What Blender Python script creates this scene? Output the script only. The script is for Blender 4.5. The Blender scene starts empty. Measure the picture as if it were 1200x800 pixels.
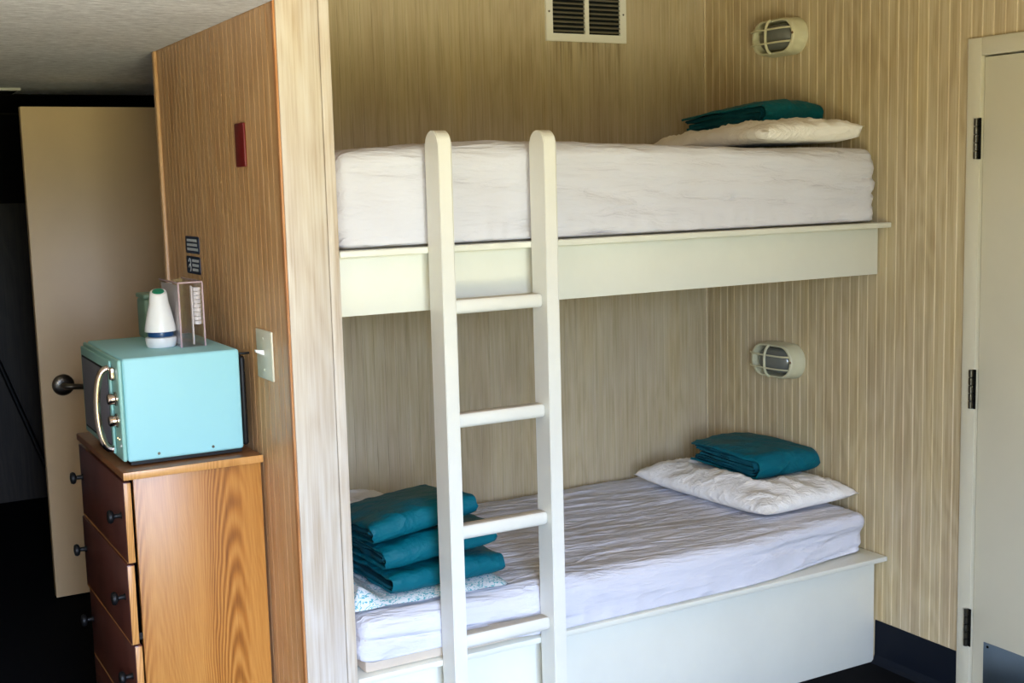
import bpy, bmesh, math, random
from mathutils import Vector, Matrix, noise

random.seed(7)
SC = bpy.context.scene
COL = SC.collection

# ------------------------------------------------------------------ camera
def setup_camera():
    cd = bpy.data.cameras.new('camera')
    cd.sensor_width = 36.0
    cd.lens = 1453.19 / 1200.0 * 36.0
    cd.clip_start = 0.05
    cam = bpy.data.objects.new('camera', cd)
    R = Vector((0.87056678, -0.49133969, -0.02643484))
    U = Vector((0.08509038, 0.09741546, 0.99159964))
    F = Vector((0.4846371, 0.86550306, -0.12661494))
    m = Matrix(((R.x, U.x, -F.x, -3.12483), (R.y, U.y, -F.y, -3.96328), (R.z, U.z, -F.z, 1.69783), (0, 0, 0, 1)))
    cam.matrix_world = m
    COL.objects.link(cam)
    SC.camera = cam
setup_camera()

# ------------------------------------------------------------------ world: overcast sky over a grassy yard
WIN = dict(x0=-3.26, x1=-2.02, z0=0.12, z1=2.10, y=-4.10)
XL = -3.75      # inner face of the entry wall
def setup_world():
    w = bpy.data.worlds.new('world'); SC.world = w; w.use_nodes = True
    nt = w.node_tree; nt.nodes.clear()
    tc = nt.nodes.new('ShaderNodeTexCoord')
    sep = nt.nodes.new('ShaderNodeSeparateXYZ')
    mr = nt.nodes.new('ShaderNodeMapRange')
    mr.inputs[1].default_value = -0.5; mr.inputs[2].default_value = 0.5
    cr = nt.nodes.new('ShaderNodeValToRGB')
    e = cr.color_ramp.elements
    # low band brightened to lift the entry ceiling, like an added pale deck, lawn and trees further off, cool overcast sky above
    e[0].position = 0.0; e[0].color = (3.5, 3.35, 2.95, 1)
    e[1].position = 1.0; e[1].color = (1.2, 1.6, 2.45, 1)
    for p, c in ((0.20, (1.5, 1.42, 0.92, 1)), (0.37, (0.25, 0.27, 0.06, 1)), (0.48, (0.26, 0.30, 0.10, 1)), (0.56, (1.5, 1.85, 2.6, 1))):
        n = e.new(p); n.color = c
    bg = nt.nodes.new('ShaderNodeBackground'); bg.inputs[1].default_value = 7.0
    out = nt.nodes.new('ShaderNodeOutputWorld')
    L = nt.links.new
    L(tc.outputs['Generated'], sep.inputs[0]); L(sep.outputs[2], mr.inputs[0]); L(mr.outputs[0], cr.inputs[0])
    L(cr.outputs[0], bg.inputs[0]); L(bg.outputs[0], out.inputs[0])
    ld = bpy.data.lights.new('window_portal', 'AREA'); ld.shape = 'RECTANGLE'
    ld.size = WIN['x1'] - WIN['x0']; ld.size_y = WIN['z1'] - WIN['z0']
    ld.cycles.is_portal = True
    lo = bpy.data.objects.new('window_portal', ld)
    lo.location = ((WIN['x0'] + WIN['x1']) / 2, WIN['y'] - 0.02, (WIN['z0'] + WIN['z1']) / 2)
    lo.rotation_euler = (math.radians(90), 0, 0)      # faces +Y, into the room
    COL.objects.link(lo)
setup_world()
SC.view_settings.view_transform = 'Standard'
SC.view_settings.look = 'None'
SC.view_settings.exposure = 1.17
SC.view_settings.gamma = 1.0
SC.view_settings.use_curve_mapping = False
SC.cycles.use_denoising = True
SC.cycles.max_bounces = 8
SC.cycles.diffuse_bounces = 5
SC.cycles.sample_clamp_indirect = 6.0

# ------------------------------------------------------------------ materials
def srgb(r, g, b):
    f = lambda c: (c / 255 / 12.92) if c / 255 <= 0.04045 else ((c / 255 + 0.055) / 1.055) ** 2.4
    return (f(r), f(g), f(b), 1)

class NB:
    def __init__(s, name):
        s.m = bpy.data.materials.new(name); s.m.use_nodes = True
        s.nt = s.m.node_tree
        s.b = s.nt.nodes['Principled BSDF']
    def n(s, t, **kw):
        nd = s.nt.nodes.new(t)
        for k, v in kw.items():
            if k[0] == 'i' and k[1:].isdigit(): nd.inputs[int(k[1:])].default_value = v
            else: setattr(nd, k, v)
        return nd
    def l(s, a, b): s.nt.links.new(a, b)
    def math(s, op, a, b=None, c=None):
        nd = s.n('ShaderNodeMath', operation=op)
        for i, v in enumerate((a, b, c)):
            if v is None: continue
            if isinstance(v, (int, float)): nd.inputs[i].default_value = v
            else: s.l(v, nd.inputs[i])
        return nd.outputs[0]
    def pos(s, mode='Position'):
        if mode == 'Position':
            o = s.n('ShaderNodeNewGeometry').outputs['Position']
        else:
            o = s.n('ShaderNodeTexCoord').outputs['Object']
        sp = s.n('ShaderNodeSeparateXYZ'); s.l(o, sp.inputs[0])
        return o, sp.outputs
    def vec(s, x, y, z):
        c = s.n('ShaderNodeCombineXYZ')
        for i, v in enumerate((x, y, z)):
            if isinstance(v, (int, float)): c.inputs[i].default_value = v
            else: s.l(v, c.inputs[i])
        return c.outputs[0]
    def noise(s, v, scale, detail=3, rough=0.5, dist=0.0):
        nd = s.n('ShaderNodeTexNoise'); nd.inputs['Scale'].default_value = scale
        nd.inputs['Detail'].default_value = detail; nd.inputs['Roughness'].default_value = rough
        nd.inputs['Distortion'].default_value = dist
        if v is not None: s.l(v, nd.inputs['Vector'])
        return nd.outputs[0]
    def ramp(s, fac, stops):
        cr = s.n('ShaderNodeValToRGB'); e = cr.color_ramp.elements
        e[0].position, e[0].color = stops[0]; e[1].position, e[1].color = stops[-1]
        for p, c in stops[1:-1]:
            n = e.new(p); n.color = c
        s.l(fac, cr.inputs[0]); return cr.outputs[0]
    def mix(s, f, a, b, mode='MIX'):
        nd = s.n('ShaderNodeMix', data_type='RGBA', blend_type=mode)
        for i, v in ((0, f), (6, a), (7, b)):
            if isinstance(v, (int, float)): nd.inputs[i].default_value = v
            elif isinstance(v, tuple): nd.inputs[i].default_value = v
            else: s.l(v, nd.inputs[i])
        return nd.outputs[2]
    def bump(s, h, strength=0.2, dist=0.01):
        nd = s.n('ShaderNodeBump'); nd.inputs['Strength'].default_value = strength; nd.inputs['Distance'].default_value = dist
        s.l(h, nd.inputs['Height']); s.l(nd.outputs[0], s.b.inputs['Normal'])
    def base(s, c):
        if isinstance(c, tuple): s.b.inputs['Base Color'].default_value = c
        else: s.l(c, s.b.inputs['Base Color'])
    def set(s, **kw):
        for k, v in kw.items(): s.b.inputs[k.replace('_', ' ')].default_value = v
        return s

def simple(name, rgb, rough=0.5, metal=0.0, spec=0.5, var=0.0, bump=0.0, bscale=60, coat=0.0):
    a = NB(name)
    c = srgb(*rgb)
    if var or bump:
        o, _ = a.pos()
        nz = a.noise(o, bscale * 0.12, 4, 0.6)
        d = tuple(x * (1 - var) for x in c[:3]) + (1,)
        e = tuple(min(1, x * (1 + var)) for x in c[:3]) + (1,)
        a.base(a.ramp(nz, [(0.3, d), (0.7, e)]))
        if bump: a.bump(a.noise(o, bscale, 3), bump, 0.004)
    else:
        a.base(c)
    a.set(Roughness=rough, Metallic=metal)
    a.b.inputs['Specular IOR Level'].default_value = spec
    a.b.inputs['Coat Weight'].default_value = coat
    return a.m

def pickled(name, dark, mid, light, white, wash=0.5, rough=0.42, stain=False):
    """whitewashed plywood: streaks along Z, cathedral figure, uneven white wash"""
    a = NB(name)
    o, p = a.pos()
    u = a.math('ADD', p[0], p[1])
    fine = a.noise(a.vec(a.math('MULTIPLY', u, 130), 0, a.math('MULTIPLY', p[2], 3.0)), 1.0, 4, 0.65)
    med = a.noise(a.vec(a.math('MULTIPLY', u, 34), 3, a.math('MULTIPLY', p[2], 1.1)), 1.0, 4, 0.6, 0.6)
    wob = a.noise(a.vec(a.math('MULTIPLY', u, 5), 7, a.math('MULTIPLY', p[2], 0.9)), 1.0, 3, 0.5)
    rings = a.math('SINE', a.math('ADD', a.math('MULTIPLY', wob, 75), a.math('MULTIPLY', u, 30)))
    rings = a.math('MULTIPLY_ADD', rings, 0.5, 0.5)
    big = a.noise(a.vec(a.math('MULTIPLY', u, 2.2), 11, a.math('MULTIPLY', p[2], 1.6)), 1.0, 3, 0.55)
    g = a.math('ADD', a.math('MULTIPLY', fine, 0.50), a.math('ADD', a.math('MULTIPLY', med, 0.38), a.math('MULTIPLY', rings, 0.12)))
    col = a.ramp(g, [(0.33, srgb(*dark)), (0.5, srgb(*mid)), (0.66, srgb(*light))])
    wf = a.math('MULTIPLY', a.ramp(a.math('ADD', a.math('MULTIPLY', fine, 0.55), a.math('MULTIPLY', big, 0.5)),
                [(0.40, (0, 0, 0, 1)), (0.66, (1, 1, 1, 1))]), wash)
    col = a.mix(wf, col, srgb(*white))
    tint = a.ramp(a.noise(a.vec(a.math('MULTIPLY', u, 9), 21, a.math('MULTIPLY', p[2], 1.3)), 1.0, 3, 0.6),
                  [(0.3, (0.88, 0.84, 0.83, 1)), (0.55, (1, 1, 1, 1)), (0.75, (1.0, 0.95, 0.84, 1))])
    col = a.mix(1.0, col, tint, 'MULTIPLY')
    if stain:      # grimy runs on the boards below the air grille
        run = a.ramp(a.noise(a.vec(a.math('MULTIPLY', p[0], 70), 31, a.math('MULTIPLY', p[2], 2.0)), 1.0, 4, 0.7), [(0.48, (0, 0, 0, 1)), (0.66, (1, 1, 1, 1))])
        inx = a.ramp(a.math('ABSOLUTE', a.math('ADD', p[0], 0.557)), [(0.15, (1, 1, 1, 1)), (0.19, (0, 0, 0, 1))])
        mz = a.n('ShaderNodeMapRange'); mz.inputs[1].default_value = 1.90; mz.inputs[2].default_value = 2.215; a.l(p[2], mz.inputs[0])
        top = a.math('MULTIPLY', a.math('POWER', mz.outputs[0], 3.0), a.math('LESS_THAN', p[2], 2.214))
        edge = a.ramp(mz.outputs[0], [(0.93, (0, 0, 0, 1)), (0.985, (1, 1, 1, 1))])
        amt = a.math('MULTIPLY', inx, a.math('MAXIMUM', a.math('MULTIPLY', run, a.math('MULTIPLY_ADD', top, 0.7, 0.12)), a.math('MULTIPLY', a.math('MULTIPLY', edge, run), 0.9)))
        amt = a.math('MULTIPLY', amt, a.math('LESS_THAN', p[2], 2.23))
        col = a.mix(amt, col, srgb(92, 72, 40))
    a.base(col)
    a.bump(g, 0.12, 0.003)
    a.set(Roughness=rough)
    a.b.inputs['Specular IOR Level'].default_value = 0.35
    return a.m

def oak(name, dark, mid, light, axis='x', rough=0.35, k=1.0):
    a = NB(name)
    o, p = a.pos('Object')
    u = p[0] if axis == 'x' else p[1]
    # two cathedral figures plus straight grain
    wob = a.noise(a.vec(a.math('MULTIPLY', u, 7 * k), 2, a.math('MULTIPLY', p[2], 1.5)), 1.0, 3, 0.5)
    du = a.math('ADD', u, a.math('MULTIPLY', a.math('SUBTRACT', wob, 0.5), 0.09))
    q = a.math('PINGPONG', a.math('ADD', du, 0.125), 0.11)
    q2 = a.math('ADD', a.math('MULTIPLY', q, a.math('MULTIPLY', q, 11.0)), a.math('MULTIPLY', p[2], 0.11))
    rings = a.math('MULTIPLY_ADD', a.math('SINE', a.math('MULTIPLY', a.math('ADD', q2, a.math('MULTIPLY', wob, 0.022)), 600)), 0.5, 0.5)
    fine = a.noise(a.vec(a.math('MULTIPLY', u, 330), 5, a.math('MULTIPLY', p[2], 9)), 1.0, 3, 0.7)
    med = a.noise(a.vec(a.math('MULTIPLY', u, 60), 9, a.math('MULTIPLY', p[2], 1.2)), 1.0, 4, 0.6)
    mask = a.ramp(a.noise(a.vec(a.math('MULTIPLY', u, 9), 14, a.math('MULTIPLY', p[2], 0.5)), 1.0, 1), [(0.42, (0.15,) * 3 + (1,)), (0.6, (1, 1, 1, 1))])
    g = a.math('ADD', a.math('MULTIPLY', a.math('MULTIPLY', rings, mask), 0.30),
               a.math('ADD', a.math('MULTIPLY', fine, 0.34), a.math('MULTIPLY', med, 0.30)))
    col = a.ramp(g, [(0.25, srgb(*light)), (0.48, srgb(*mid)), (0.78, srgb(*dark))])
    a.base(col); a.bump(g, 0.05, 0.002)
    a.set(Roughness=rough)
    a.b.inputs['Specular IOR Level'].default_value = 0.5
    return a.m

def fabric(name, rgb, rough=0.9, weave=900, sheen=0.0, var=0.04, bumps=0.15):
    a = NB(name)
    o, p = a.pos()
    c = srgb(*rgb)
    nz = a.noise(o, 9, 4, 0.6)
    a.base(a.ramp(nz, [(0.3, tuple(x * (1 - var) for x in c[:3]) + (1,)), (0.7, tuple(min(1, x * (1 + var)) for x in c[:3]) + (1,))]))
    a.bump(a.noise(o, weave, 2, 0.6), bumps, 0.001)
    a.set(Roughness=rough)
    a.b.inputs['Sheen Weight'].default_value = sheen
    a.b.inputs['Specular IOR Level'].default_value = 0.25
    return a.m

M = {}
M['back_wood'] = pickled('pickled_plywood_back', (168, 152, 116), (183, 167, 131), (192, 177, 143), (206, 196, 172), 0.5, stain=True)
M['right_wood'] = pickled('pickled_beadboard_right', (164, 143, 104), (184, 165, 124), (197, 180, 141), (210, 199, 172), 0.40)
M['groove_pale'] = pickled('pale_groove', (208, 192, 152), (218, 203, 164), (226, 211, 176), (232, 222, 198), 0.3)
M['groove_tan'] = pickled('tan_groove', (172, 154, 122), (190, 173, 140), (204, 188, 156), (214, 202, 180), 0.3)
M['left_wood'] = pickled('amber_beadboard', (188, 138, 88), (210, 164, 112), (222, 180, 132), (226, 194, 156), 0.35, rough=0.36)
M['groove_amber'] = pickled('amber_groove', (200, 152, 100), (214, 168, 118), (224, 182, 136), (228, 198, 160), 0.3)
M['end_wood'] = pickled('whitewashed_board', (186, 166, 142), (204, 190, 170), (214, 204, 190), (222, 216, 208), 0.6)
M['shaded_edge'] = pickled('shaded_board_edge', (166, 106, 58), (192, 130, 78), (208, 150, 98), (216, 180, 140), 0.15)  # orange-brown puts shading on the end board's side edge into the colour
M['cream'] = simple('cream_gloss_paint', (228, 228, 214), 0.38, var=0.025, bump=0.05, bscale=40)
M['ladder'] = simple('ivory_ladder_paint', (230, 229, 219), 0.36, var=0.03, bump=0.06, bscale=50)
M['worn'] = simple('worn_tread_paint', (186, 176, 160), 0.6, var=0.12, bump=0.1, bscale=120)
M['doorpaint'] = simple('door_paint', (208, 202, 178), 0.42, var=0.015)
M['doorpaint2'] = simple('tan_door_laminate', (234, 202, 156), 0.45, var=0.02)
M['frame'] = simple('door_frame_paint', (206, 200, 176), 0.45, var=0.015)
def crumpled(name, rgb, sx, sy, strength, side=0.25):
    a = NB(name); o, p = a.pos(); a.base(srgb(*rgb)); a.set(Roughness=0.9)
    a.b.inputs['Specular IOR Level'].default_value = 0.2
    w = a.noise(a.vec(a.math('MULTIPLY', p[0], sx * 0.4), a.math('MULTIPLY', p[1], sy * 0.4), a.math('MULTIPLY', p[2], sy * 0.4)), 1.0, 2)
    v = a.vec(a.math('ADD', a.math('MULTIPLY', p[0], sx), a.math('MULTIPLY', w, 3.0)), a.math('MULTIPLY_ADD', p[0], sx * 0.5, a.math('MULTIPLY', p[1], sy)), a.math('MULTIPLY', p[2], sy))
    n1 = a.noise(v, 1.0, 4, 0.55)
    rid = a.math('SUBTRACT', 1.0, a.math('ABSOLUTE', a.math('MULTIPLY_ADD', n1, 2.0, -1.0)))
    gn = a.n('ShaderNodeNewGeometry'); sn = a.n('ShaderNodeSeparateXYZ'); a.l(gn.outputs['True Normal'], sn.inputs[0])
    up = a.math('MULTIPLY_ADD', a.math('ABSOLUTE', sn.outputs[2]), 1.0 - side, side)
    a.bump(a.math('MULTIPLY', a.math('POWER', rid, 4.0), up), strength, 0.012)
    return a.m
M['sheet'] = crumpled('white_sheet', (216, 216, 224), 5.0, 26.0, 0.55, 0.12)
M['case'] = crumpled('white_pillowcase', (242, 239, 234), 12.0, 16.0, 0.4, 0.6)
M['ticking'] = fabric('beige_mattress', (204, 190, 172))
M['teal'] = crumpled('teal_cotton', (0, 94, 108), 9.0, 11.0, 0.30, 1.0)
M['teal'].node_tree.nodes['Principled BSDF'].inputs['Roughness'].default_value = 0.5
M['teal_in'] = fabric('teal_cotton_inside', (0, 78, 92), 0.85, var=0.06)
M['carpet'] = simple('dark_carpet', (10, 11, 14), 0.95, var=0.25, bump=0.5, bscale=500, spec=0.1)
M['basenavy'] = simple('navy_rubber_base', (6, 13, 24), 0.6, spec=0.2)
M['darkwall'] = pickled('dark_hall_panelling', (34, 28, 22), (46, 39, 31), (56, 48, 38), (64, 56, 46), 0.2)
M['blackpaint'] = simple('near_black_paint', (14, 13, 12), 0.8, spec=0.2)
M['darkroom'] = pickled('dark_brown_panelling', (52, 36, 24), (66, 48, 34), (80, 60, 44), (92, 74, 58), 0.2)
M['plaster'] = simple('tan_ceiling', (158, 140, 110), 0.9)
M['mint'] = simple('mint_enamel', (160, 217, 223), 0.5, spec=0.35)
M['mint_in'] = simple('mint_front_plastic', (150, 200, 190), 0.3, coat=0.2)
M['glassdark'] = simple('smoked_window', (120, 118, 126), 0.3, spec=0.7)
M['chrome'] = simple('chrome', (196, 180, 170), 0.14, 1.0)
M['steel'] = simple('brushed_steel', (120, 134, 148), 0.42, 1.0, var=0.05)
M['nickel'] = simple('aged_nickel', (120, 116, 110), 0.3, 1.0)
M['bronze'] = simple('dark_bronze_hinge', (92, 88, 78), 0.32, 1.0)
M['hingegap'] = simple('shadow_gap', (18, 17, 15), 0.9, spec=0.1)
M['blackplastic'] = simple('black_plastic', (16, 16, 17), 0.5, spec=0.3)
M['whiteplastic'] = simple('white_plastic', (236, 234, 232), 0.35)
M['ivoryplastic'] = simple('ivory_plastic', (222, 218, 196), 0.35)
M['blueplastic'] = simple('blue_translucent_band', (12, 62, 108), 0.3)
M['greenplastic'] = simple('green_vent', (10, 132, 96), 0.45)
M['mintbox'] = simple('pale_green_plastic', (126, 156, 136), 0.4)
M['redsign'] = simple('dark_red_plaque', (112, 8, 14), 0.5)
M['bluesign'] = simple('navy_sign', (24, 44, 74), 0.45)
M['signwhite'] = simple('sign_print', (196, 202, 208), 0.6)
M['ventwhite'] = simple('vent_enamel', (234, 234, 224), 0.42, var=0.03)
M['ventslat'] = simple('vent_slat_grey', (128, 124, 106), 0.6, var=0.12)
M['ventdark'] = simple('duct_interior', (22, 26, 26), 0.9, spec=0.1)
M['lampenamel'] = simple('putty_enamel', (206, 202, 168), 0.38, var=0.03)
M['oak'] = oak('golden_oak', (104, 56, 18), (170, 107, 43), (198, 138, 66), 'x')
M['oaktop'] = oak('oak_top', (84, 50, 26), (116, 72, 40), (138, 92, 54), 'y')
M['drawer'] = oak('reddish_drawer_front', (66, 34, 27), (88, 48, 39), (104, 60, 49), 'y', rough=0.3)
M['band'] = oak('oak_edge_band', (172, 110, 52), (204, 146, 80), (216, 160, 96), 'x')

def clear_plastic():
    a = NB('clear_acrylic')
    nt = a.nt; nt.nodes.remove(a.b)
    tr = a.n('ShaderNodeBsdfTransparent'); tr.inputs[0].default_value = (0.97, 0.95, 0.96, 1)
    gl = a.n('ShaderNodeBsdfGlossy'); gl.inputs['Roughness'].default_value = 0.06
    fr = a.n('ShaderNodeLayerWeight'); fr.inputs[0].default_value = 0.3
    mx = a.n('ShaderNodeMixShader')
    out = [n for n in nt.nodes if n.type == 'OUTPUT_MATERIAL'][0]
    a.l(a.math('MULTIPLY_ADD', a.math('POWER', fr.outputs['Facing'], 3.0), 0.5, 0.06), mx.inputs[0]); a.l(tr.outputs[0], mx.inputs[1]); a.l(gl.outputs[0], mx.inputs[2]); a.l(mx.outputs[0], out.inputs[0])
    return a.m
M['acrylic'] = clear_plastic()
M['acrylic_edge'] = simple('mauve_acrylic_edge', (186, 160, 164), 0.2)
def lamp_glass():
    a = NB('lamp_glass_unlit'); a.base((0.22, 0.23, 0.20, 1)); a.set(Roughness=0.08)
    a.b.inputs['Transmission Weight'].default_value = 0.35
    return a.m
M['lampglass'] = lamp_glass()

def ceiling_tex():
    a = NB('combed_ceiling_texture')
    o, p = a.pos()
    n1 = a.noise(a.vec(a.math('MULTIPLY', p[0], 22), a.math('MULTIPLY', p[1], 60), 0), 1.0, 5, 0.75)
    n2 = a.noise(a.vec(a.math('MULTIPLY', p[0], 1.5), a.math('MULTIPLY', p[1], 3), 0), 1.0, 3, 0.6)
    a.base(a.ramp(a.math('ADD', a.math('MULTIPLY', n1, 0.8), a.math('MULTIPLY', n2, 0.2)),
                  [(0.35, srgb(186, 184, 186)), (0.65, srgb(250, 250, 252))]))
    a.bump(n1, 0.8, 0.02); a.set(Roughness=0.9)
    return a.m
M['combed'] = ceiling_tex()

def printed_sheet():
    a = NB('aqua_print_sheet')
    o, p = a.pos()
    d = a.noise(o, 26, 3, 0.6)
    w = a.math('SINE', a.math('ADD', a.math('MULTIPLY', d, 46), a.math('MULTIPLY', p[1], 160)))
    a.base(a.ramp(w, [(0.35, srgb(228, 234, 238)), (0.6, srgb(214, 232, 236)), (0.85, srgb(96, 180, 192))]))
    a.set(Roughness=0.9); return a.m
M['print'] = printed_sheet()

# ------------------------------------------------------------------ mesh helpers
def link(name, bm, m, parent=None, smooth=None):
    me = bpy.data.meshes.new(name)
    bmesh.ops.recalc_face_normals(bm, faces=bm.faces)
    if smooth is not None:
        for f in bm.faces: f.smooth = True
        for e in bm.edges:
            if len(e.link_faces) == 2 and e.calc_face_angle(0) > smooth: e.smooth = False
    bm.to_mesh(me); bm.free()
    ms = m if isinstance(m, (list, tuple)) else [m]
    for k in ms: me.materials.append(M[k])
    o = bpy.data.objects.new(name, me); COL.objects.link(o)
    if parent is not None: o.parent = parent
    return o

def box(bm, lo, hi, bev=0.0, seg=2):
    c = [(a + b) / 2 for a, b in zip(lo, hi)]; s = [b - a for a, b in zip(lo, hi)]
    r = bmesh.ops.create_cube(bm, size=1.0, matrix=Matrix.Translation(c) @ Matrix.Diagonal((*s, 1)))
    if bev > 0:
        es = list({e for v in r['verts'] for e in v.link_edges})
        bmesh.ops.bevel(bm, geom=es, offset=min(bev, min(s) * 0.49), segments=seg, affect='EDGES', profile=0.5)
    return r['verts']

def bbox(name, lo, hi, m, parent=None, bev=0.0, seg=2):
    """box given in coordinates relative to the parent"""
    bm = bmesh.new(); box(bm, lo, hi, bev, seg)
    return link(name, bm, m, parent, math.radians(40) if bev else None)

def tube(bm, pts, r, n=8, cap=True, flat=None):
    pts = [Vector(p) for p in pts]; rings = []
    up = None
    for i, p in enumerate(pts):
        t = (pts[min(i + 1, len(pts) - 1)] - pts[max(i - 1, 0)]).normalized()
        if up is None:
            up = t.orthogonal().normalized()
        up = (up - t * up.dot(t)).normalized(); sd = t.cross(up)
        rr = r[i] if isinstance(r, (list, tuple)) else r
        rings.append([bm.verts.new(p + (up * math.cos(a) + sd * math.sin(a)) * rr) for a in (2 * math.pi * k / n for k in range(n))])
    for a, b in zip(rings, rings[1:]):
        for k in range(n): bm.faces.new((a[k], a[(k + 1) % n], b[(k + 1) % n], b[k]))
    if cap: bm.faces.new(rings[0]); bm.faces.new(rings[-1])

def lathe(bm, prof, n=28, mat=Matrix.Identity(4), shear=None, cap=True):
    rings = []
    for r, z in prof:
        ring = []
        for k in range(n):
            a = 2 * math.pi * k / n
            v = Vector((r * math.cos(a), r * math.sin(a), z))
            if shear: v = shear(v)
            ring.append(bm.verts.new(mat @ v))
        rings.append(ring)
    for a, b in zip(rings, rings[1:]):
        for k in range(n): bm.faces.new((a[k], a[(k + 1) % n], b[(k + 1) % n], b[k]))
    if cap: bm.faces.new(rings[0]); bm.faces.new(rings[-1])

def prism(bm, pts, axis, a, b, bev=0.0):
    """closed outline pts (two coordinates) extruded along axis from a to b"""
    def mk(p, t):
        if axis == 0: return (t, p[0], p[1])
        if axis == 1: return (p[0], t, p[1])
        return (p[0], p[1], t)
    A = [bm.verts.new(mk(p, a)) for p in pts]; B = [bm.verts.new(mk(p, b)) for p in pts]
    n = len(pts)
    fs = [bm.faces.new(A), bm.faces.new(B)]
    for k in range(n): bm.faces.new((A[k], A[(k + 1) % n], B[(k + 1) % n], B[k]))
    if bev:
        es = list({e for f in fs for e in f.edges})
        bmesh.ops.bevel(bm, geom=es, offset=bev, segments=2, affect='EDGES')

def empty(name, loc=(0, 0, 0), rz=0.0):
    o = bpy.data.objects.new(name, None); COL.objects.link(o)
    o.empty_display_size = 0.1
    o.location = loc; o.rotation_euler = (0, 0, rz); return o
def thing(name, label, cat, loc=(0, 0, 0), rz=0.0, group=None):
    return tag(empty(name, loc, rz), label, cat, group)
def tag(o, label, cat, group=None):
    o['label'] = label; o['category'] = cat
    if group: o['group'] = group
    return o
def struct(o): o['kind'] = 'structure'; return o
def copy_part(src, parent, loc):
    c = src.copy(); COL.objects.link(c); c.parent = parent; c.location = loc; return c

def nz(x, y, z): return noise.noise(Vector((x, y, z)))
def sstep(a, b, x):
    t = max(0.0, min(1.0, (x - a) / (b - a))); return t * t * (3 - 2 * t)

# ------------------------------------------------------------------ setting
H = 2.72            # high ceiling of the sleeping area
XP0, XP1 = -2.100, -1.957    # partition faces
YP = -0.990                  # partition end
YF = WIN['y']
ZC = 2.153                   # dropped ceiling of the entry

bm = bmesh.new(); box(bm, (XL - 0.2, YF - 0.2, -0.10), (0.2, 3.6, 0.0))
struct(link('floor', bm, 'carpet'))
bm = bmesh.new(); box(bm, (XP0, YF - 0.2, H), (0.2, 0.2, H + 0.1)); box(bm, (XL - 0.2, YF - 0.2, H), (XP0, -1.75, H + 0.1))
struct(link('ceiling', bm, 'plaster'))
bm = bmesh.new(); box(bm, (XL, -1.75, ZC), (XP0 - 0.002, 2.05, H + 0.1)); box(bm, (XP0 - 0.002, 0.201, ZC), (-0.5, 2.05, H + 0.1))
struct(link('ceiling_entry', bm, 'combed'))
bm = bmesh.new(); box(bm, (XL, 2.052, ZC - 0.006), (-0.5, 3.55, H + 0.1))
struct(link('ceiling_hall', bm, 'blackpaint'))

GW = 0.0412
def boards(parent, axis, fixed, start, end, z0, z1, inward, mat, gap=0.0022, th=0.006, first=None):
    """beaded boards standing proud of a backing wall; each board its own object, mesh shared"""
    n = int(round(abs(end - start) / GW)); sgn = 1 if end > start else -1
    w = abs(end - start) / n
    src = first
    for k in range(n):
        c = start + sgn * (k + 0.5) * w
        if src is None:
            bm = bmesh.new()
            hw = (w - gap) / 2; ch = 0.0009
            pts = [(-hw, 0), (hw, 0), (hw, th - ch), (hw - ch, th), (-hw + ch, th), (-hw, th - ch)]
            if axis == 'x':
                pts = [(p[0], p[1] * inward) for p in pts]
            else:
                pts = [(p[1] * inward, p[0]) for p in pts]
            prism(bm, pts, 2, z0, z1)
            src = link('board', bm, mat, parent)
            o = src
        else:
            o = src.copy(); COL.objects.link(o); o.parent = parent
        o.location = (c, fixed, 0) if axis == 'x' else (fixed, c, 0)
    return src

TH = 0.006
# back wall of the bunk alcove (front of the boards at y=0)
bm = bmesh.new(); box(bm, (XP1, 0.0015, 0.0), (0.2, 0.2, H))
wb = struct(link('wall_back', bm, 'groove_tan'))
boards(wb, 'x', 0.0055, XP1 + 0.001, -0.007, 0.35, H, -1, 'back_wood', gap=0.0016, th=0.0055)

# right wall with the door opening
DY0, DY1 = -1.293, -2.32      # outer edges of the door frame
bm = bmesh.new()
box(bm, (0.0014, DY0, 0.0), (0.2, 0.0014, H)); box(bm, (0.0014, DY1, 2.095), (0.2, DY0, H)); box(bm, (0.0014, YF, 0.0), (0.2, DY1, H))
wr = struct(link('wall_right', bm, 'groove_pale'))
bs = boards(wr, 'y', TH, -0.006, DY0, 0.150, H, -1, 'right_wood', gap=0.0038)
boards(wr, 'y', TH, DY0 - 0.001, DY1, 2.097, H, -1, 'right_wood', gap=0.0038)
boards(wr, 'y', TH, DY1 - 0.001, DY1 - 1.0, 0.150, H, -1, 'right_wood', gap=0.0038)
# slim corner bead in the alcove corner
bbox('trim_1', (-0.0062, -0.0062, 0.40), (-0.0002, -0.0002, H), 'groove_pale', None, 0.002); struct(bpy.data.objects['trim_1'])

# partition between bunks and entry
bm = bmesh.new(); box(bm, (XP0 + 0.0014, YP + 0.019, 0.0), (XP1, 0.2, H))
wl = struct(link('wall_left', bm, 'groove_amber'))
boards(wl, 'y', XP0 + TH, 0.178, YP + 0.021, 0.02, ZC, -1, 'left_wood', gap=0.0020)
bbox('end_board', (XP0 + 0.004, YP, 0.0), (-1.9865, YP + 0.018, H), 'end_wood', wl, 0.002)
bbox('edge_strip', (-1.9850, YP - 0.001, 0.0), (XP1, YP + 0.018, H), 'end_wood', wl, 0.003)
bbox('shaded_edge_strip', (XP0 - 0.002, YP + 0.0015, 0.0), (XP0 + 0.0035, YP + 0.0185, H), 'shaded_edge', wl, 0.001)  # thin strip added to carry the painted shade of the board's edge
bbox('end_moulding', (XP0 - 0.010, 0.180, 0.02), (XP0 + 0.010, 0.206, ZC), 'left_wood', wl, 0.005)

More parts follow.
